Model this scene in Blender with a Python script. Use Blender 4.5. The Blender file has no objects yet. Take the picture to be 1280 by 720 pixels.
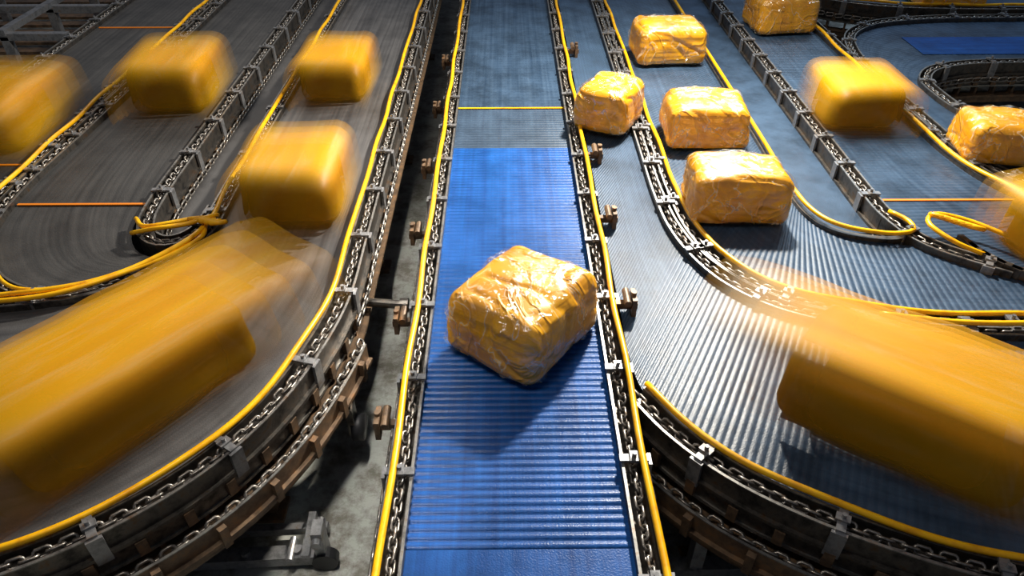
import bpy, math, random, bmesh
from mathutils import Vector, noise, Matrix
random.seed(4)
S=bpy.context.scene
S.view_settings.view_transform='Standard'
BZ=0.6   # belt surface height

# ---------------------------------------------------------------- materials
def new_mat(name):
    m=bpy.data.materials.new(name); m.use_nodes=True
    nt=m.node_tree; b=nt.nodes['Principled BSDF']
    return m,nt,b
def N(nt,t,**kw):
    n=nt.nodes.new(t)
    for k,v in kw.items():
        if k in n.inputs: n.inputs[k].default_value=v
        else: setattr(n,k,v)
    return n
def coords(nt,kind='Object',scale=(1,1,1)):
    tc=nt.nodes.new('ShaderNodeTexCoord'); mp=nt.nodes.new('ShaderNodeMapping')
    mp.inputs['Scale'].default_value=scale
    nt.links.new(tc.outputs[kind],mp.inputs['Vector']); return mp.outputs['Vector']
def noise_ramp(nt,vec,scale,stops,detail=6,rough=.6,dist=0):
    n=N(nt,'ShaderNodeTexNoise',Scale=scale,Detail=detail,Roughness=rough,Distortion=dist)
    nt.links.new(vec,n.inputs['Vector'])
    r=nt.nodes.new('ShaderNodeValToRGB')
    e=r.color_ramp.elements
    e[0].position=stops[0][0]; e[0].color=(*stops[0][1],1)
    e[1].position=stops[-1][0]; e[1].color=(*stops[-1][1],1)
    for p,c in stops[1:-1]:
        x=e.new(p); x.color=(*c,1)
    nt.links.new(n.outputs['Fac'],r.inputs['Fac']); return n,r
def bump(nt,h,b,strength=.3,dist=.01,prev=None):
    bm=N(nt,'ShaderNodeBump',Strength=strength,Distance=dist)
    nt.links.new(h,bm.inputs['Height'])
    if prev: nt.links.new(prev,bm.inputs['Normal'])
    nt.links.new(bm.outputs['Normal'],b.inputs['Normal']); return bm.outputs['Normal']

def belt_mat(name,c1,c2,rough=.38,streak=True,spec=.5,mott=.7):
    m,nt,b=new_mat(name)
    v=coords(nt,'UV',(9,.2,1) if streak else (3,3,3))
    n,r=noise_ramp(nt,v,3,[(.3,c1),(.7,c2)],4)
    v2=coords(nt,'Object',(1,1,1))
    n2=N(nt,'ShaderNodeTexNoise',Scale=4,Detail=6,Roughness=.7); nt.links.new(v2,n2.inputs['Vector'])
    mx=N(nt,'ShaderNodeMix',data_type='RGBA',blend_type='MULTIPLY'); mx.inputs[0].default_value=mott
    r2=nt.nodes.new('ShaderNodeValToRGB'); r2.color_ramp.elements[0].position=.32; r2.color_ramp.elements[0].color=(.38,.38,.38,1)
    r2.color_ramp.elements[1].position=.62
    nt.links.new(n2.outputs['Fac'],r2.inputs['Fac'])
    nt.links.new(r.outputs['Color'],mx.inputs[6]); nt.links.new(r2.outputs['Color'],mx.inputs[7])
    nt.links.new(mx.outputs[2],b.inputs['Base Color'])
    mr=N(nt,'ShaderNodeMapRange'); mr.inputs[3].default_value=rough-.08; mr.inputs[4].default_value=rough+.15
    nt.links.new(n2.outputs['Fac'],mr.inputs[0]); nt.links.new(mr.outputs[0],b.inputs['Roughness'])
    b.inputs['Specular IOR Level'].default_value=spec
    n3=N(nt,'ShaderNodeTexNoise',Scale=160,Detail=1); nt.links.new(v2,n3.inputs['Vector'])
    bump(nt,n3.outputs['Fac'],b,.25,.004)
    return m
M_blue=belt_mat('belt_blue',(.003,.06,.27),(.009,.115,.44),.34,spec=.32,mott=.7)
M_dkblue=belt_mat('belt_dark_slate',(.03,.055,.10),(.05,.09,.15),.4)
M_slate=belt_mat('belt_slate',(.026,.055,.105),(.06,.105,.175),.36,spec=.42,mott=.9)
M_grey=belt_mat('belt_grey',(.05,.048,.050),(.13,.125,.125),.45,mott=.6)
M_grey2=belt_mat('belt_charcoal',(.028,.028,.029),(.075,.071,.069),.5,mott=.6)

def steel(name,c1,c2,rust,rough=.4,metal=.8,sc=18):
    m,nt,b=new_mat(name); v=coords(nt)
    n,r=noise_ramp(nt,v,sc,[(.32,c1),(.55,c2),(.72,rust)],4,.7)
    nt.links.new(r.outputs['Color'],b.inputs['Base Color'])
    b.inputs['Metallic'].default_value=metal; b.inputs['Roughness'].default_value=rough
    return m
M_steel=steel('worn_steel',(.04,.037,.035),(.14,.125,.11),(.15,.08,.035))
M_lip=steel('lip_steel',(.13,.12,.115),(.33,.32,.3),(.22,.13,.07),.38,.75)
M_bright=steel('bright_steel',(.15,.15,.155),(.32,.32,.33),(.24,.18,.13),.36,.6)
M_chain=steel('chain_steel',(.10,.09,.08),(.34,.31,.28),(.23,.14,.07),.36,.75,30)
M_rust=steel('rusty_steel',(.08,.05,.032),(.19,.12,.07),(.29,.14,.055),.5,.3)
M_cable,nt,b=new_mat('yellow_cable')
n,r=noise_ramp(nt,coords(nt),14,[(.3,(.75,.31,.002)),(.5,(1,.50,.002)),(.75,(1,.60,.005))],3)
nt.links.new(r.outputs['Color'],b.inputs['Base Color']); b.inputs['Roughness'].default_value=.35
M_line,nt,b=new_mat('orange_line'); b.inputs['Base Color'].default_value=(.9,.25,.01,1); b.inputs['Roughness'].default_value=.5
M_rubber,nt,b=new_mat('black_rubber'); b.inputs['Base Color'].default_value=(.015,.015,.017,1); b.inputs['Roughness'].default_value=.5

M_floor,nt,b=new_mat('concrete')
v=coords(nt)
n,r=noise_ramp(nt,v,1.6,[(.3,(.22,.22,.20)),(.5,(.36,.37,.34)),(.7,(.46,.46,.43))],8,.7,.4)
n2,r2=noise_ramp(nt,v,6,[(.40,(.3,.25,.2)),(.56,(1,1,1))],8,.75)
mx=N(nt,'ShaderNodeMix',data_type='RGBA',blend_type='MULTIPLY'); mx.inputs[0].default_value=.85
nt.links.new(r.outputs['Color'],mx.inputs[6]); nt.links.new(r2.outputs['Color'],mx.inputs[7])
nt.links.new(mx.outputs[2],b.inputs['Base Color']); b.inputs['Roughness'].default_value=.5
bump(nt,n2.outputs['Fac'],b,.4,.01)

def parcel_mat(name,blur=False,alpha=1.0,c=None,emin=.12):
    m,nt,b=new_mat(name)
    c=c or [(.62,.25,.0),(.86,.40,.0),(.95,.50,.0)]
    v=coords(nt,'Object',(1,.10,1) if blur else (1,1,1))
    n,r=noise_ramp(nt,v,6 if blur else 4,[(.3,c[0]),(.5,c[1]),(.75,c[2])],4,.55,.3)
    col=r.outputs['Color']
    if blur:
        n4,r4=noise_ramp(nt,v,16,[(.54,(0,0,0)),(.72,(.5,.5,.5))],4,.6,1.2)
        mx=N(nt,'ShaderNodeMix',data_type='RGBA')
        nt.links.new(r4.outputs['Color'],mx.inputs[0]); nt.links.new(col,mx.inputs[6]); mx.inputs[7].default_value=(.97,.70,.28,1)  # pale streaks: sheen of the plastic wrap painted into the colour
        col=mx.outputs[2]
    nt.links.new(col,b.inputs['Base Color'])
    b.inputs['Roughness'].default_value=.5 if blur else .42
    b.inputs['Coat Weight'].default_value=.1 if blur else .5; b.inputs['Coat Roughness'].default_value=.3 if blur else .16
    if not blur:
        vo=N(nt,'ShaderNodeTexNoise',Scale=2.8,Detail=3,Roughness=.5,Distortion=1.3); nt.links.new(v,vo.inputs['Vector'])
        mt=N(nt,'ShaderNodeMath',operation='SUBTRACT'); mt.inputs[1].default_value=.5; nt.links.new(vo.outputs['Fac'],mt.inputs[0])
        ab=N(nt,'ShaderNodeMath',operation='ABSOLUTE'); nt.links.new(mt.outputs[0],ab.inputs[0])
        pw=N(nt,'ShaderNodeMapRange',interpolation_type='SMOOTHSTEP'); nt.links.new(ab.outputs[0],pw.inputs[0]); pw.inputs[1].default_value=0; pw.inputs[2].default_value=.05; pw.inputs[3].default_value=1; pw.inputs[4].default_value=0
        vz=coords(nt,'Object',(1.2,1.2,24)); nz=N(nt,'ShaderNodeTexNoise',Scale=1.6,Detail=2); nt.links.new(vz,nz.inputs['Vector'])
        ad=N(nt,'ShaderNodeMath',operation='MULTIPLY_ADD'); nt.links.new(nz.outputs['Fac'],ad.inputs[0]); ad.inputs[1].default_value=1.0; nt.links.new(pw.outputs[0],ad.inputs[2])
        bump(nt,ad.outputs[0],b,.5,.010)
    if alpha<1 or emin>.5:
        tc=nt.nodes.new('ShaderNodeTexCoord'); sp=nt.nodes.new('ShaderNodeSeparateXYZ'); nt.links.new(tc.outputs['Generated'],sp.inputs[0])
        def edge(out,fade,mn):
            a=N(nt,'ShaderNodeMath',operation='SUBTRACT'); nt.links.new(out,a.inputs[0]); a.inputs[1].default_value=.5
            a2=N(nt,'ShaderNodeMath',operation='ABSOLUTE'); nt.links.new(a.outputs[0],a2.inputs[0])
            mr=N(nt,'ShaderNodeMapRange',interpolation_type='SMOOTHSTEP'); nt.links.new(a2.outputs[0],mr.inputs[0])
            mr.inputs[1].default_value=.5-fade; mr.inputs[2].default_value=.5; mr.inputs[3].default_value=1; mr.inputs[4].default_value=mn
            return mr.outputs[0]
        e=edge(sp.outputs[1],.34,emin); f=edge(sp.outputs[0],.10,max(emin,.3))
        p=N(nt,'ShaderNodeMath',operation='MULTIPLY'); nt.links.new(e,p.inputs[0]); nt.links.new(f,p.inputs[1])
        q=N(nt,'ShaderNodeMath',operation='MULTIPLY'); nt.links.new(p.outputs[0],q.inputs[0]); q.inputs[1].default_value=alpha
        nt.links.new(q.outputs[0],b.inputs['Alpha'])
    return m
M_parcel=parcel_mat('parcel_yellow_wrap')
BC=[(.72,.29,.0),(.9,.45,.0),(.97,.55,.001)]
ALPH=[1,.55,.45,.38,.32,.25]
M_blur=[parcel_mat('parcel_moving_%d'%i,True,a,BC,.62 if i==0 else (.4 if i==1 else .15)) for i,a in enumerate(ALPH)]
# clear film; wrinkle highlights are painted in as pale diffuse streaks
M_film=bpy.data.materials.new('clear_film'); M_film.use_nodes=True; nt=M_film.node_tree; nt.nodes.clear()
out=nt.nodes.new('ShaderNodeOutputMaterial'); tr=nt.nodes.new('ShaderNodeBsdfTransparent')
gl=nt.nodes.new('ShaderNodeBsdfGlossy'); gl.inputs['Roughness'].default_value=.11
df=N(nt,'ShaderNodeBsdfDiffuse'); df.inputs['Color'].default_value=(1,.92,.7,1)
v=coords(nt,'Object',(1,1,1))
w=N(nt,'ShaderNodeTexNoise',Scale=4.8,Detail=4,Distortion=1.9,Roughness=.5); nt.links.new(v,w.inputs['Vector'])
bm=N(nt,'ShaderNodeBump',Strength=.95,Distance=.05); nt.links.new(w.outputs['Fac'],bm.inputs['Height']); nt.links.new(bm.outputs['Normal'],gl.inputs['Normal'])
v3=coords(nt,'Object',(1,2.6,1))
c1=N(nt,'ShaderNodeTexNoise',Scale=2.6,Detail=3,Distortion=1.5); nt.links.new(v3,c1.inputs['Vector'])
s1=N(nt,'ShaderNodeMath',operation='SUBTRACT'); s1.inputs[1].default_value=.5; nt.links.new(c1.outputs['Fac'],s1.inputs[0])
s2=N(nt,'ShaderNodeMath',operation='ABSOLUTE'); nt.links.new(s1.outputs[0],s2.inputs[0])
s3=N(nt,'ShaderNodeMapRange'); nt.links.new(s2.outputs[0],s3.inputs[0]); s3.inputs[1].default_value=0; s3.inputs[2].default_value=.016; s3.inputs[3].default_value=.48; s3.inputs[4].default_value=0
m1=nt.nodes.new('ShaderNodeMixShader'); nt.links.new(s3.outputs[0],m1.inputs[0]); nt.links.new(tr.outputs[0],m1.inputs[1]); nt.links.new(df.outputs[0],m1.inputs[2])
m2=nt.nodes.new('ShaderNodeMixShader'); m2.inputs[0].default_value=.13; nt.links.new(m1.outputs[0],m2.inputs[1]); nt.links.new(gl.outputs[0],m2.inputs[2]); nt.links.new(m2.outputs[0],out.inputs[0])

# ---------------------------------------------------------------- helpers
def empty(name):
    o=bpy.data.objects.new(name,None); S.collection.objects.link(o); return o
def mesh(name,vs,fs,mat,parent=None,smooth=False,uv=None):
    me=bpy.data.meshes.new(name); me.from_pydata([tuple(v) for v in vs],[],fs); 
    if uv:
        l=me.uv_layers.new(name='UVMap')
        for lp in me.loops: l.data[lp.index].uv=uv[lp.vertex_index]
    me.materials.append(mat); me.update()
    if smooth:
        for p in me.polygons: p.use_smooth=True
    o=bpy.data.objects.new(name,me); S.collection.objects.link(o)
    if parent: o.parent=parent
    return o
class MB:
    def __init__(s): s.v=[]; s.f=[]
    def add(s,v,f):
        k=len(s.v); s.v+= [tuple(x) for x in v]; s.f+=[tuple(i+k for i in q) for q in f]
    def box(s,c,d,yaw=0,tilt=0):
        R=Matrix.Rotation(yaw,3,'Z')@Matrix.Rotation(tilt,3,'X'); c=Vector(c)
        vs=[c+R@Vector((x*d[0]/2,y*d[1]/2,z*d[2]/2)) for x in(-1,1) for y in(-1,1) for z in(-1,1)]
        s.add(vs,[(0,1,3,2),(4,6,7,5),(0,4,5,1),(2,3,7,6),(0,2,6,4),(1,5,7,3)])
    def cyl(s,a,b,r,n=12):
        a=Vector(a);b=Vector(b); d=(b-a).normalized(); u=d.orthogonal().normalized(); w=d.cross(u)
        vs=[]
        for p in(a,b):
            for i in range(n):
                t=2*math.pi*i/n; vs.append(p+r*(u*math.cos(t)+w*math.sin(t)))
        s.add(vs,[(i,(i+1)%n,n+(i+1)%n,n+i) for i in range(n)]+[tuple(range(n))[::-1],tuple(range(n,2*n))])
    def link(s,c,t,up,L=.05,W=.026,r=.0055,n=12,m=6):
        c=Vector(c);t=Vector(t).normalized();up=Vector(up); side=t.cross(up).normalized(); nn=side.cross(t)
        vs=[];fs=[]
        for i in range(n):
            a=2*math.pi*i/n; ca,sa=math.cos(a),math.sin(a)
            cx=(L-W)/2*(1 if ca>0 else -1)+W/2*ca; cy=W/2*sa
            cen=c+t*cx+side*cy; rad=(t*ca+side*sa).normalized()
            for j in range(m):
                b=2*math.pi*j/m; vs.append(cen+r*(rad*math.cos(b)+nn*math.sin(b)))
        for i in range(n):
            for j in range(m):
                fs.append((i*m+j,((i+1)%n)*m+j,((i+1)%n)*m+(j+1)%m,i*m+(j+1)%m))
        s.add(vs,fs)
    def obj(s,name,mat,parent=None,smooth=False): return mesh(name,s.v,s.f,mat,parent,smooth)

def spline(pts,ds=.05):
    """Catmull-Rom through pts, resampled evenly"""
    P=[Vector(p if len(p)==3 else (p[0],p[1],0)) for p in pts]
    if len(P)>2:
        Q=[2*P[0]-P[1]]+P+[2*P[-1]-P[-2]]; d=[]
        for i in range(1,len(Q)-2):
            p0,p1,p2,p3=Q[i-1:i+3]
            t0=0;t1=t0+max((p1-p0).length,1e-6)**.5;t2=t1+max((p2-p1).length,1e-6)**.5;t3=t2+max((p3-p2).length,1e-6)**.5
            for k in range(24):
                t=t1+(t2-t1)*k/24
                A1=(t1-t)/(t1-t0)*p0+(t-t0)/(t1-t0)*p1;A2=(t2-t)/(t2-t1)*p1+(t-t1)/(t2-t1)*p2;A3=(t3-t)/(t3-t2)*p2+(t-t2)/(t3-t2)*p3
                B1=(t2-t)/(t2-t0)*A1+(t-t0)/(t2-t0)*A2;B2=(t3-t)/(t3-t1)*A2+(t-t1)/(t3-t1)*A3
                d.append((t2-t)/(t2-t1)*B1+(t-t1)/(t2-t1)*B2)
        d.append(P[-1])
    else: d=P
    L=[0]
    for a,b in zip(d,d[1:]): L.append(L[-1]+(b-a).length)
    n=max(2,int(round(L[-1]/ds))); out=[];j=0
    for i in range(n+1):
        s=L[-1]*i/n
        while j<len(L)-2 and L[j+1]<s: j+=1
        f=(s-L[j])/max(L[j+1]-L[j],1e-9); out.append(d[j].lerp(d[j+1],min(max(f,0),1)))
    return out
def frames(path):
    fr=[]
    for i,p in enumerate(path):
        t=(path[min(i+1,len(path)-1)]-path[max(i-1,0)]); t.z=0; t.normalize()
        fr.append((p,t,Vector((t.y,-t.x,0))))
    return fr
def sweep(mb,path,prof,side=1,z=BZ):
    fr=frames(path); n=len(prof); vs=[];fs=[]
    for p,t,r in fr:
        for o,h in prof: vs.append(p+r*side*o+Vector((0,0,z+h)))
    for i in range(len(fr)-1):
        for j in range(n):
            fs.append((i*n+j,i*n+(j+1)%n,(i+1)*n+(j+1)%n,(i+1)*n+j))
    fs.append(tuple(range(n))[::-1]); fs.append(tuple((len(fr)-1)*n+j for j in range(n)))
    mb.add(vs,fs)
def rect(o0,o1,z0,z1): return [(o0,z0),(o1,z0),(o1,z1),(o0,z1)]

def strip_belt(name,parent,A,B,mat,rib=0,pitch=.036,z=BZ,na=4):
    """belt surface between edges A and B (lists of pts)"""
    a=spline(A,.02); b=spline(B,.02)
    L=(sum((q-p).length for p,q in zip(a,a[1:]))+sum((q-p).length for p,q in zip(b,b[1:])))/2
    n=int(L/(pitch/6 if rib else .06)); vs=[];fs=[];uv=[]
    def at(P,f):
        x=f*(len(P)-1); i=min(int(x),len(P)-2); return P[i].lerp(P[i+1],x-i)
    for i in range(n+1):
        f=i/n; s=f*L
        h=0
        if rib:
            ph=(s/pitch)%1; h=rib*(math.sin(math.pi*ph)**.7)
        pa,pb=at(a,f),at(b,f)
        for k in range(na+1):
            p=pa.lerp(pb,k/na); vs.append((p.x,p.y,z+h-rib)); uv.append((k/na,s))
    for i in range(n):
        for k in range(na):
            q=i*(na+1)+k; fs.append((q,q+1,q+na+2,q+na+1))
    o=mesh(name,vs,fs,mat,parent,True,uv)
    return o
def rail(parent,pts,side,cable=None,cz=.055,lower=True,clampgap=.42,chain=True,tag='',tier=0):
    """tier = y below which an outer second ledge is added (0 = none)"""
    path=spline(pts,.05)
    fr=frames(path)
    tp=[p for p in path if p.y<tier]
    mb=MB()
    sweep(mb,path,rect(.0,.010,-.13,.03),side)
    sweep(mb,path,rect(.010,.078,-.13,-.02),side)
    sweep(mb,path,rect(.078,.088,-.15,.032),side)
    sweep(mb,path,rect(.088,.104,-.06,-.045),side)
    mb.obj('side_channel'+tag,M_steel,parent)
    br=MB()
    sweep(br,path,rect(.0,.010,.03,.035),side); sweep(br,path,rect(.078,.088,.032,.037),side)
    sweep(br,path,rect(.088,.094,-.15,-.135),side)
    if tier: sweep(br,tp,rect(.162,.172,-.13,-.125),side)
    br.obj('bright_lip'+tag,M_lip,parent)
    if lower:
        lo=MB()
        sweep(lo,path,rect(.015,.085,-.28,-.22),side)
        sweep(lo,path,rect(.085,.11,-.23,-.215),side)
        if tier:
            sweep(lo,tp,rect(.088,.165,-.20,-.19),side); sweep(lo,tp,rect(.162,.172,-.26,-.13),side); sweep(lo,tp,rect(.172,.19,-.22,-.205),side)
        for i,(p,t,r) in enumerate(fr):
            if i%3==0:
                c=p+r*side*.05+Vector((0,0,BZ-.18)); lo.box(c,(.05,.018,.12),math.atan2(r.y,r.x))
            if i%3==1:
                c=p+r*side*.096+Vector((0,0,BZ-.10)); lo.box(c,(.022,.035,.07),math.atan2(r.y,r.x))
            if p.y<tier and i%4==0:
                c=p+r*side*.182+Vector((0,0,BZ-.19)); lo.box(c,(.026,.03,.10),math.atan2(r.y,r.x))
        lo.obj('lower_beam'+tag,M_rust,parent)
    if chain:
        ch=MB(); cp=spline(pts,.036); f2=frames(cp)
        for i,(p,t,r) in enumerate(f2):
            j=random.uniform(-.006,.006)
            up=(Vector((0,0,1))*.8+r*.6) if i%2 else (r*.8-Vector((0,0,1))*.6)
            ch.link(p+r*side*(.043+j)+Vector((0,0,BZ+.018)),t,up,.052,.028,.0056,10,5)
            if p.y<tier: ch.link(p+r*side*(.128+j)+Vector((0,0,BZ-.165)),t,up,.052,.034,.0066,10,5)
            elif lower and i%2==0:
                ch.link(p+r*side*.115+Vector((0,0,BZ-.085)),t+Vector((0,0,random.uniform(-.2,.2))),r,.07,.032,.006,10,5)
        ch.obj('drive_chain'+tag,M_chain,parent,True)
    cl=MB(); acc=random.uniform(0,clampgap)
    for i,(p,t,r) in enumerate(fr):
        acc+=.05
        if acc>clampgap:
            acc=0; yaw=math.atan2(r.y,r.x)
            cl.box(p+r*side*.045+Vector((0,0,BZ+.043)),(.10,.03,.010),yaw)
            cl.box(p+r*side*.045+Vector((0,0,BZ+.05)),(.03,.045,.012),yaw)
            cl.cyl(p+r*side*.045+Vector((0,0,BZ+.05)),p+r*side*.045+Vector((0,0,BZ+.072)),.008)
            cl.box(p+r*side*.10+Vector((0,0,BZ-.02)),(.012,.05,.12),yaw)
    cl.obj('clamps'+tag,M_bright,parent)
    if cable is not None:
        cb=MB()
        sweep3(cb,[p+r*side*(cable+.004*math.sin(i*.37))+Vector((0,0,BZ+cz+.004*math.sin(i*.5))) for i,(p,t,r) in enumerate(fr)],.0125)
        cb.obj('yellow_cable'+tag,M_cable,parent,True)
def sweep3(mb,path,r,n=8):
    vs=[];fs=[]
    for i,p in enumerate(path):
        t=(path[min(i+1,len(path)-1)]-path[max(i-1,0)]).normalized()
        u=t.cross(Vector((0,0,1)))
        if u.length<.05: u=Vector((1,0,0))
        u.normalize(); w=u.cross(t)
        for j in range(n):
            a=2*math.pi*j/n; vs.append(p+r*(u*math.cos(a)+w*math.sin(a)))
    for i in range(len(path)-1):
        for j in range(n): fs.append((i*n+j,i*n+(j+1)%n,(i+1)*n+(j+1)%n,(i+1)*n+j))
    fs.append(tuple(range(n))[::-1]); fs.append(tuple((len(path)-1)*n+j for j in range(n)))
    mb.add(vs,fs)
def legs(parent,items,tag='legs'):
    mb=MB()
    for x,y,*w in items:
        mb.box((x,y,(BZ-.22)/2),(.05,.05,BZ-.22)); mb.box((x,y,.01),(.12,.12,.02))
        if w: mb.box((x+w[0]/2,y,BZ-.30),(abs(w[0]),.05,.06)); mb.box((x+w[0],y,(BZ-.22)/2),(.05,.05,BZ-.22)); mb.box((x+w[0],y,.01),(.12,.12,.02)); mb.box((x+w[0]/2,y,.15),(abs(w[0]),.04,.04))
    mb.obj(tag,M_rust,parent)
def crossline(parent,x0,x1,y,mat=M_line,w=.016,z=BZ+.001):
    mb=MB(); mb.box(((x0+x1)/2,y,z+.003),(x1-x0,w,.006)); mb.obj('seam_strip',mat,parent)

# ---------------------------------------------------------------- floor
mb=MB(); mb.box((0,6,-.05),(26,26,.1)); mb.obj('floor',M_floor)

# ---------------------------------------------------------------- centre conveyor
FAR=10.5
c=empty('straight_belt_conveyor')
xl,xr=-.322,.39
strip_belt('belt_front',c,[(xl,.1),(xl,1.28)],[(xr,.1),(xr,1.28)],M_blue)
strip_belt('belt_ribbed',c,[(xl,1.28),(xl,4.02)],[(xr,1.28),(xr,4.02)],M_blue,.007,.032)
strip_belt('belt_transfer',c,[(xl,4.02),(xl,4.6)],[(xr,4.02),(xr,4.6)],M_dkblue,.005,.034)
strip_belt('belt_rear',c,[(xl,4.6),(xl,FAR)],[(xr,4.6),(xr,FAR)],M_slate,.003,.05)
crossline(c,xl,xr,4.6,M_cable)
rail(c,[(xl,.1),(xl,FAR)],-1,cable=.068,cz=.06,tag='_l')
rail(c,[(xr,.1),(xr,FAR)],1,cable=.076,cz=.06,tag='_r')
legs(c,[(-.30,y,.70) for y in (.9,2.2,3.4,4.8,6.4,8)])
bk=MB()
for y in (1.85,2.45,3.15,3.85,4.7,5.6): # side brackets with rollers
    for s,x,dz in((-1,-.43,-.02),(1,.492,.075)):
        if s==1 and y<2: continue
        bk.box((x+s*.03,y,BZ-.04+dz),(.10,.03,.03)); bk.box((x+s*.06,y,BZ-.03+dz),(.02,.09,.09)); bk.cyl((x+s*.03,y-.05,BZ+dz),(x+s*.03,y+.05,BZ+dz),.016)
        bk.cyl((x+s*.06,y,BZ-.01+dz),(x+s*.06,y,BZ+.03+dz),.012)
bk.obj('side_brackets',M_rust,c)

# ---------------------------------------------------------------- left big bend conveyor
c=empty('curved_belt_conveyor')
Lo=[(-.78,FAR),(-.78,6),(-.78,4),(-.78,3.0),(-.785,2.5),(-.84,2.18),(-.93,1.9),(-1.07,1.65),(-1.26,1.45),(-1.54,1.27),(-1.9,1.17),(-2.4,1.12),(-3.2,1.1)]
Li=[(-1.49,FAR),(-1.49,6),(-1.49,4.2),(-1.48,3.4),(-1.475,3.1),(-1.53,2.88),(-1.66,2.70),(-1.82,2.58),(-1.98,2.51),(-2.21,2.46),(-2.5,2.44),(-2.9,2.43),(-3.3,2.42)]
strip_belt('belt',c,Li,Lo,M_grey)
rail(c,Lo,-1,cable=-.004,cz=.05,tag='_outer',tier=2.45)
rail(c,Li,1,cable=.03,cz=.075,tag='_inner',clampgap=.6)
legs(c,[(-.78,y) for y in (3.6,5.0,7.2)]+[(-1.0,1.85),(-1.5,3.6),(-1.9,1.2)])
cs=MB()
for x,y in((-.68,2.14),):
    cs.box((x-.1,y,.34),(.22,.05,.05)); cs.box((x,y,.26),(.03,.07,.16))
cs.cyl((-.74,2.75,.42),(-.50,2.72,.42),.022); cs.cyl((-.52,2.72,.42),(-.48,2.72,.42),.035)
cs.obj('caster_arms',M_steel,c)
cw=MB()
for x,y in((-.66,2.14),):
    cw.cyl((x-.02,y-.0,.2),(x+.03,y,.2),.06,20)
cw.obj('guide_wheels',M_rubber,c,True)

# left inner conveyor with rounded dead end + divider
c=empty('loop_belt_conveyor')
Mo=[(-2.62,FAR),(-2.62,6),(-2.65,4.2),(-2.66,3.5),(-2.60,3.1),(-2.45,2.82),(-2.27,2.65),(-2.05,2.58),(-1.86,2.64),(-1.72,2.76),(-1.62,2.86)]
Mi=[(-1.96,FAR),(-1.96,6),(-1.96,4.2),(-1.95,3.5),(-1.94,3.2),(-1.90,3.05),(-1.84,2.95),(-1.78,2.90),(-1.72,2.88),(-1.68,2.88),(-1.64,2.90)]
strip_belt('belt',c,Mo,Mi,M_grey2,z=BZ-.003)
rail(c,Mo[:9],1,cable=None,tag='_outer')
div=[(-1.96,FAR),(-1.95,6),(-1.94,4.2),(-1.93,3.4),(-1.90,3.15),(-1.83,3.0),(-1.72,2.93),(-1.6,2.96),(-1.52,3.08),(-1.5,3.3)]
rail(c,div,-1,cable=None,tag='_divider')
crossline(c,-2.64,-1.95,3.37)
pl=MB(); pl.box((-1.7,6.8,BZ-.12),(.34,7.3,.02)); pl.obj('divider_plate',M_grey,c)
hz=MB()
sweep3(hz,spline([(-1.90,3.15,BZ+.05),(-1.80,3.03,BZ+.08),(-1.66,3.05,BZ+.09),(-1.55,3.10,BZ+.08),(-1.50,3.0,BZ+.06),(-1.56,2.86,BZ+.06),(-1.75,2.66,BZ+.07),(-2.0,2.5,BZ+.07),(-2.4,2.45,BZ+.06),(-3,2.44,BZ+.05)],.03),.012)
sweep3(hz,spline([(-1.86,3.0,BZ+.06),(-1.72,2.98,BZ+.1),(-1.58,3.02,BZ+.1),(-1.5,3.06,BZ+.11),(-1.46,3.12,BZ+.09),(-1.52,3.14,BZ+.06)],.03),.012)
sweep3(hz,spline([(-2.62,3.1,BZ+.05),(-2.42,2.76,BZ+.05),(-2.2,2.56,BZ+.06),(-1.95,2.55,BZ+.06)],.03),.010)
hz.obj('yellow_hoses',M_cable,c,True)
kn=MB()
for k in range(5): kn.link((-1.55+.03*k,3.07-.01*k,BZ+.10),(1,.2,0),(0,.5,1),.07,.045,.012)
kn.obj('hose_coil',M_cable,c,True)
legs(c,[(-2.7,y) for y in (3.4,4.6,6.2)])

# far-left conveyor
c=empty('side_belt_conveyor')
strip_belt('belt',c,[(-3.52,FAR),(-3.52,2.6)],[(-2.82,FAR),(-2.82,2.6)],M_grey2)
rail(c,[(-3.52,FAR),(-3.52,2.6)],1,tag='_l')
rail(c,[(-2.82,FAR),(-2.82,2.6)],-1,tag='_r',cable=.05)
crossline(c,-3.5,-2.84,3.82)
crossline(c,-3.5,-2.84,6.3)
legs(c,[(-3.6,y,.9) for y in (3,4.6,6.2,8)])

# ---------------------------------------------------------------- right outer bend
c=empty('curved_belt_conveyor')
Co=[(.50,FAR),(.50,6),(.50,4),(.50,3),(.50,2.4),(.50,2.15),(.53,1.95),(.64,1.76),(.79,1.59),(.98,1.45),(1.25,1.31),(1.56,1.2),(2.1,1.1),(3.0,1.06)]
Ci=[(.80,FAR),(.80,6),(.80,4),(.80,3.4),(.82,3.08),(.88,2.83),(.98,2.62),(1.14,2.45),(1.32,2.35),(1.6,2.28),(1.9,2.25),(2.2,2.23),(2.7,2.22),(3.3,2.21)]
strip_belt('belt',c,Co,Ci,M_slate,.003,.030)
rail(c,Co[6:],1,cable=-.004,cz=.05,tag='_outer',tier=3)
rail(c,Ci,-1,cable=None,tag='_inner')
legs(c,[(.84,5),(.84,6.5),(.75,1.62),(1.2,1.3),(1.6,1.16),(1.3,2.2)])

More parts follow.
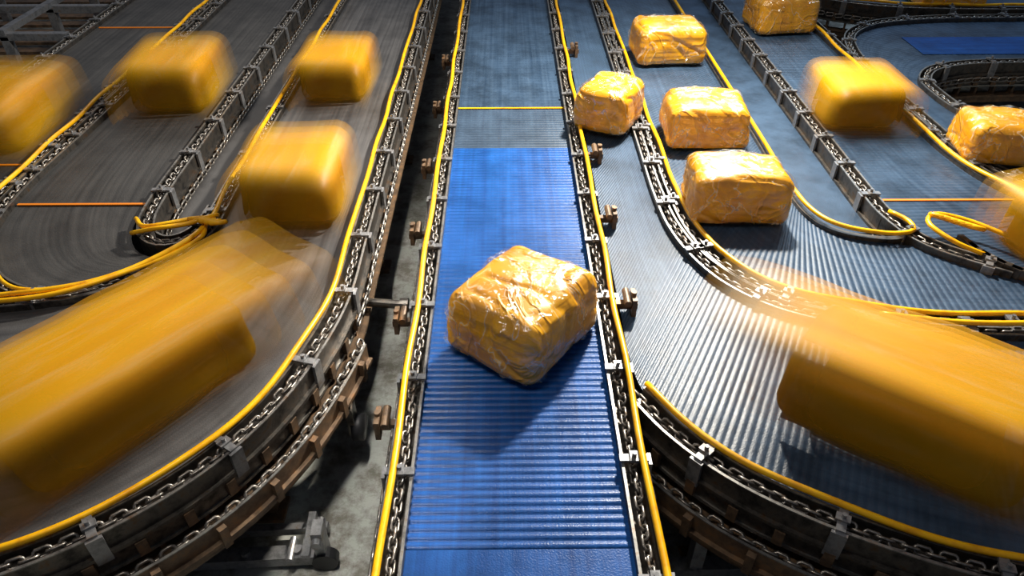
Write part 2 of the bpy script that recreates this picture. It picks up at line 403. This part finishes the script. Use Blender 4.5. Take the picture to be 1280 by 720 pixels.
# belt A
c=empty('curved_belt_conveyor')
Ao=[(.93,FAR),(.93,6),(.93,4),(.935,3.45),(.96,3.12),(1.03,2.86),(1.16,2.66),(1.34,2.52),(1.58,2.43),(1.9,2.38),(2.25,2.36),(2.8,2.35),(3.4,2.35)]
Ai=[(1.55,FAR),(1.55,6),(1.55,4),(1.545,3.6),(1.55,3.38),(1.57,3.22),(1.62,3.1),(1.70,3.03),(1.80,2.99),(1.93,2.96),(2.1,2.93),(2.6,2.9),(3.3,2.9)]
strip_belt('belt',c,Ao,Ai,M_slate,.004,.032)
rail(c,Ao,1,cable=.0,cz=.04,tag='_outer')
up=MB()
e=Ai[:9]+[(1.92,2.97),(2.02,3.0),(2.03,3.09),(1.97,3.18)]
sweep(up,spline(e,.04),rect(0,.03,-.08,.02),-1); up.obj('inner_edge',M_steel,c)
cb=MB(); sweep3(cb,[p+Vector((.02,.01,BZ+.05)) for p in spline(e,.04)],.012)
sweep3(cb,spline([(2.30,2.80,BZ+.04),(2.16,2.86,BZ+.08),(2.09,3.0,BZ+.1),(2.16,3.08,BZ+.1),(2.3,3.04,BZ+.09),(2.45,2.9,BZ+.08),(2.6,2.72,BZ+.07),(2.68,2.55,BZ+.06)],.03),.012)
sweep3(cb,spline([(1.6,2.36,BZ+.05),(1.9,2.29,BZ+.06),(2.2,2.27,BZ+.07),(2.5,2.3,BZ+.07),(3,2.32,BZ+.07)],.04),.012)
cb.obj('yellow_cable_inner',M_cable,c,True)
kn=MB()
for k in range(6): kn.link((2.16+.025*k,3.04-.02*k,BZ+.11),(1,-.6,0),(.4,.5,1),.08,.05,.013)
kn.obj('hose_coil',M_cable,c,True)
legs(c,[(1.6,y) for y in (3.6,5,6.6)])

# belt B
c=empty('straight_belt_conveyor')
Bi=[(2.02,FAR),(2.02,6),(2.02,4),(2.02,3.4),(2.03,3.2),(2.1,2.98),(2.22,2.86),(2.4,2.74)]
Bo=[(2.62,FAR),(2.62,6),(2.62,4.4),(2.63,3.9),(2.70,3.55),(2.85,3.28),(3.1,3.05),(3.4,2.9)]
strip_belt('belt',c,Bi,Bo,M_slate,.003,.034,z=BZ+.004)
rail(c,Bi,1,cable=None,tag='_l',clampgap=.3)
rail(c,Bo,-1,cable=.0,tag='_r')
crossline(c,2.04,3.0,3.37,z=BZ+.004)
pl=MB(); pl.box((1.76,6.8,BZ-.07),(.36,7.3,.02)); pl.obj('divider_plate',M_slate,c)
rl=MB()
for k in range(9): 
    a=math.radians(190+k*9); rl.box((2.75+.5*math.cos(a),2.98+.45*math.sin(a),BZ+.03),(.03,.12,.05),a)
rl.obj('transfer_fingers',M_steel,c)
legs(c,[(1.96,y) for y in (3.3,4.6,6)]+[(2.7,4.5)])

# loop D
c=empty('loop_belt_conveyor')
Do=[(5.6,6.5),(4.6,6.42),(3.7,6.38),(3.2,6.25),(2.92,6.0),(2.79,5.6),(2.76,5.0),(2.77,4.4),(2.80,3.95),(2.92,3.6),(3.15,3.35),(3.5,3.18),(4.2,3.1),(5.4,3.1)]
Di=[(5.6,5.45),(4.6,5.43),(3.9,5.42),(3.45,5.38),(3.15,5.25),(2.99,5.02),(2.97,4.75),(3.0,4.5),(3.1,4.28),(3.25,4.15),(3.5,4.05),(3.8,4.0),(4.4,3.98),(5.4,3.98)]
strip_belt('belt',c,Do,Di,M_slate,.002,.05)
rail(c,Do,1,cable=None,tag='_outer')
rail(c,Di,-1,cable=None,tag='_inner')
strip_belt('blue_belt',c,[(3.3,6.0),(5.6,6.0)],[(3.3,5.6),(5.6,5.6)],M_blue,z=BZ+.004)
legs(c,[(3.3,6.35),(4.3,6.5),(3.4,4.7),(4.2,4.7)])
c=empty('side_belt_conveyor')
Eo=[(2.72,FAR),(2.8,7.6),(3.0,7.1),(3.4,6.85),(4,6.75),(5.5,6.72),(7,6.72)]
Ei=[(3.5,FAR),(3.52,8.4),(3.65,8.0),(4,7.7),(4.5,7.5),(5.5,7.42),(7,7.4)]
strip_belt('belt',c,Eo,Ei,M_slate,.002,.05); rail(c,Eo,1,cable=.02,tag='_o'); rail(c,Ei,-1,tag='_i')
legs(c,[(3.2,6.9),(4.6,6.7)])

# ---------------------------------------------------------------- floor-level hardware
def stand(x,y,yaw,L=.6):
    e=empty('support_stand'); mb=MB()
    mb.box((0,0,.05),(L,.06,.05)); mb.box((0,.12,.05),(L,.03,.04)); mb.box((L/2,0,.13),(.04,.07,.2)); mb.box((L/2-.06,.06,.09),(.03,.2,.03))
    mb.box((-L/2+.1,.0,.2),(.05,.05,.3)); mb.cyl((L/2,-.06,.19),(L/2,.06,.19),.02); mb.cyl((L/2-.12,-.05,.09),(L/2-.12,.05,.09),.014)
    for k in (-.2,0,.2): mb.cyl((k,0,.07),(k,0,.095),.018)
    mb.obj('frame',M_bright,e)
    w=MB(); w.cyl((L/2+.01,-.045,.05),(L/2+.01,.0,.05),.05,20); w.obj('wheel',M_rubber,e)
    e.location=(x,y,0); e.rotation_euler=(0,0,yaw)
stand(-1.03,1.60,.05); stand(.92,1.55,.02); stand(.65,5.9,1.5)
rk=empty('storage_rack'); mb=MB()
for y in (6.4,7.2,8.0,8.8): mb.box((-5.3,y,.5),(2.9,.07,.06)); 
for x in (-6.4,-5.4,-4.4):
    for y in (6.4,7.2,8,8.8): mb.box((x,y,.25),(.07,.07,.5))
    mb.box((x,7.6,.54),(.07,2.5,.05))
mb.obj('beams',M_bright,rk)
mb=MB()
for k in range(9): mb.box((-5.3,6.5+k*.27,.14),(2.6,.12,.03))
mb.obj('slats',M_rust,rk)

# ---------------------------------------------------------------- parcels
def rbox(dims,seed,n=22,rad=.21,lump=.008,fine=.002,openb=False):
    bm=bmesh.new(); bmesh.ops.create_cube(bm,size=2); bmesh.ops.subdivide_edges(bm,edges=bm.edges[:],cuts=n,use_grid_fill=True)
    h=Vector(dims)/2; r=min(h)*rad*2; off=Vector((seed*3.7,seed*1.3,seed*7.1))
    if openb:
        bmesh.ops.delete(bm,geom=[f for f in bm.faces if f.calc_center_median().z<-.999],context='FACES')
    for v in bm.verts:
        p=Vector((v.co.x*h.x,v.co.y*h.y,v.co.z*h.z))
        inner=Vector([max(-(h[i]-r),min(h[i]-r,p[i])) for i in range(3)])
        d=p-inner
        nr=d.normalized() if d.length>1e-6 else p.normalized()
        q=inner+nr*r if d.length>1e-6 else p
        tz=1-.04*(q.z/h.z)
        q=Vector((q.x*tz,q.y*tz,q.z))
        bul=(1-(q.x/h.x)**2)*(1-(q.y/h.y)**2)
        if q.z>0: q.z+=.014*bul*(1 if fine else .3)
        bs=(1-(q.z/h.z)**2)*.006 if fine else 0
        a=noise.noise(q*4+off)*lump*1.8
        if fine: 
            w=noise.noise(Vector((q.x*4,q.y*4,q.z*22))+off); a+=-abs(w)*fine*3
            w=noise.noise(Vector((q.x*3.5+q.z*3,q.y*5,q.z*4))+off*2); a-=max(0,.09-abs(w))*.10
        if q.z<-h.z*.85: a*=.2
        v.co=q+nr*a+Vector((nr.x,nr.y,0))*bs+Vector((0,0,h.z))
    me=bpy.data.meshes.new('parcel'); bm.to_mesh(me); bm.free()
    for p in me.polygons: p.use_smooth=True
    return me
def film_mesh(me,amt,seed):
    f=me.copy(); off=Vector((seed*9.1,2,5))
    nr=[v.normal.copy() for v in f.vertices]
    for v,nn in zip(f.vertices,nr):
        if v.co.z>.03:
            w=abs(noise.noise(v.co*5+off)); w2=abs(noise.noise(v.co*11-off)); v.co=v.co+nn*(.003+amt*max(0,.2-w)+.03*max(0,.15-w2))
    return f
pid=[0]
def parcel(x,y,yaw,dims,blur=0,z=BZ+.001,side=.026):
    pid[0]+=1; sd=pid[0]
    e=empty('wrapped_parcel'); e.location=(x,y,z); e.rotation_euler=(0,0,math.radians(yaw))
    if not blur:
        me=rbox(dims,sd,46 if sd==1 else 28); me.materials.append(M_parcel)
        o=bpy.data.objects.new('bundle',me); S.collection.objects.link(o); o.parent=e
        f=film_mesh(me,.06,sd); f.materials.clear(); f.materials.append(M_film)
        o=bpy.data.objects.new('plastic_film',f); S.collection.objects.link(o); o.parent=e
    else:
        for k,m in enumerate(M_blur):
            a=k/5
            d=(dims[0]-.05+side*k,dims[1]-.08+blur*a*1.3,dims[2]+.009*k)
            me=rbox(d,sd,12,.28,.006,0,True); me.materials.append(m)
            o=bpy.data.objects.new('bundle' if k==0 else 'motion_trail_%d'%k,me); S.collection.objects.link(o); o.parent=e
            o.location.z=.0008*k
    return e
parcel(.068,2.28,-36,(.44,.51,.29))
parcel(1.25,5.55,3,(.50,.42,.28))
parcel(1.23,4.15,-2,(.48,.40,.26))
parcel(1.20,3.29,-3,(.50,.36,.27))
parcel(.66,4.33,-28,(.34,.40,.27),z=BZ+.02)
parcel(2.33,6.25,5,(.50,.44,.30))
parcel(2.98,3.88,-12,(.55,.38,.24),z=BZ+.01)
parcel(4.1,6.95,0,(.6,.4,.2))
parcel(2.26,4.36,0,(.50,.34,.28),.36,z=BZ+.006)
parcel(2.60,2.86,15,(.34,.36,.28),.3,z=BZ+.01)
parcel(-1.10,3.28,0,(.50,.36,.33),.42)
parcel(-1.18,4.86,0,(.46,.34,.28),.46)
parcel(-2.24,4.72,4,(.50,.40,.31),.48,side=.035)
parcel(-3.14,4.2,0,(.46,.40,.30),.65,side=.05)
parcel(-1.42,1.92,-38,(.45,.74,.32),.85,side=.036)
parcel(1.42,1.76,54,(.46,.66,.32),.85,side=.036)

# ---------------------------------------------------------------- lights
def area(loc,tgt,size,sy,power,col,name='ceiling_or_fill_lamp',spread=180):
    l=bpy.data.lights.new(name,'AREA'); l.shape='RECTANGLE'; l.size=size; l.size_y=sy; l.energy=power; l.color=col; l.spread=math.radians(spread)
    o=bpy.data.objects.new(name,l); S.collection.objects.link(o); o.location=loc
    o.rotation_euler=(Vector(tgt)-Vector(loc)).to_track_quat('-Z','Y').to_euler(); return o
area((1.35,5.0,3.1),(-.1,1.8,.6),.2,.2,390,(1,.93,.80))
area((-.9,1.6,4.6),(-.6,2.4,0),.8,.8,34,(1,.93,.82))  # added fill, aimed to lift the box fronts and gap floor
area((-.55,2.6,3.4),(-.55,2.6,0),.12,3.2,5,(1,.97,.9),spread=22)  # unseen narrow downlight, added to brighten the floor in the gap
area((-3,8.5,5),(-1.5,3.5,.8),2.0,.8,75,(1,.93,.84))
area((3.5,9,5),(1.6,3.5,.8),3,1.0,140,(.60,.80,1))
W=bpy.data.worlds.new('World'); S.world=W; W.use_nodes=True
W.node_tree.nodes['Background'].inputs[0].default_value=(.68,.78,1,1); W.node_tree.nodes['Background'].inputs[1].default_value=.10

# ---------------------------------------------------------------- camera
cd=bpy.data.cameras.new('camera'); cd.sensor_width=36; cd.lens=25.3; cd.clip_end=100
cam=bpy.data.objects.new('camera',cd); S.collection.objects.link(cam)
cam.location=(0,0,BZ+2.0+.03)
cam.rotation_euler=(math.radians(90-37.8),0,math.radians(-.5))
S.camera=cam
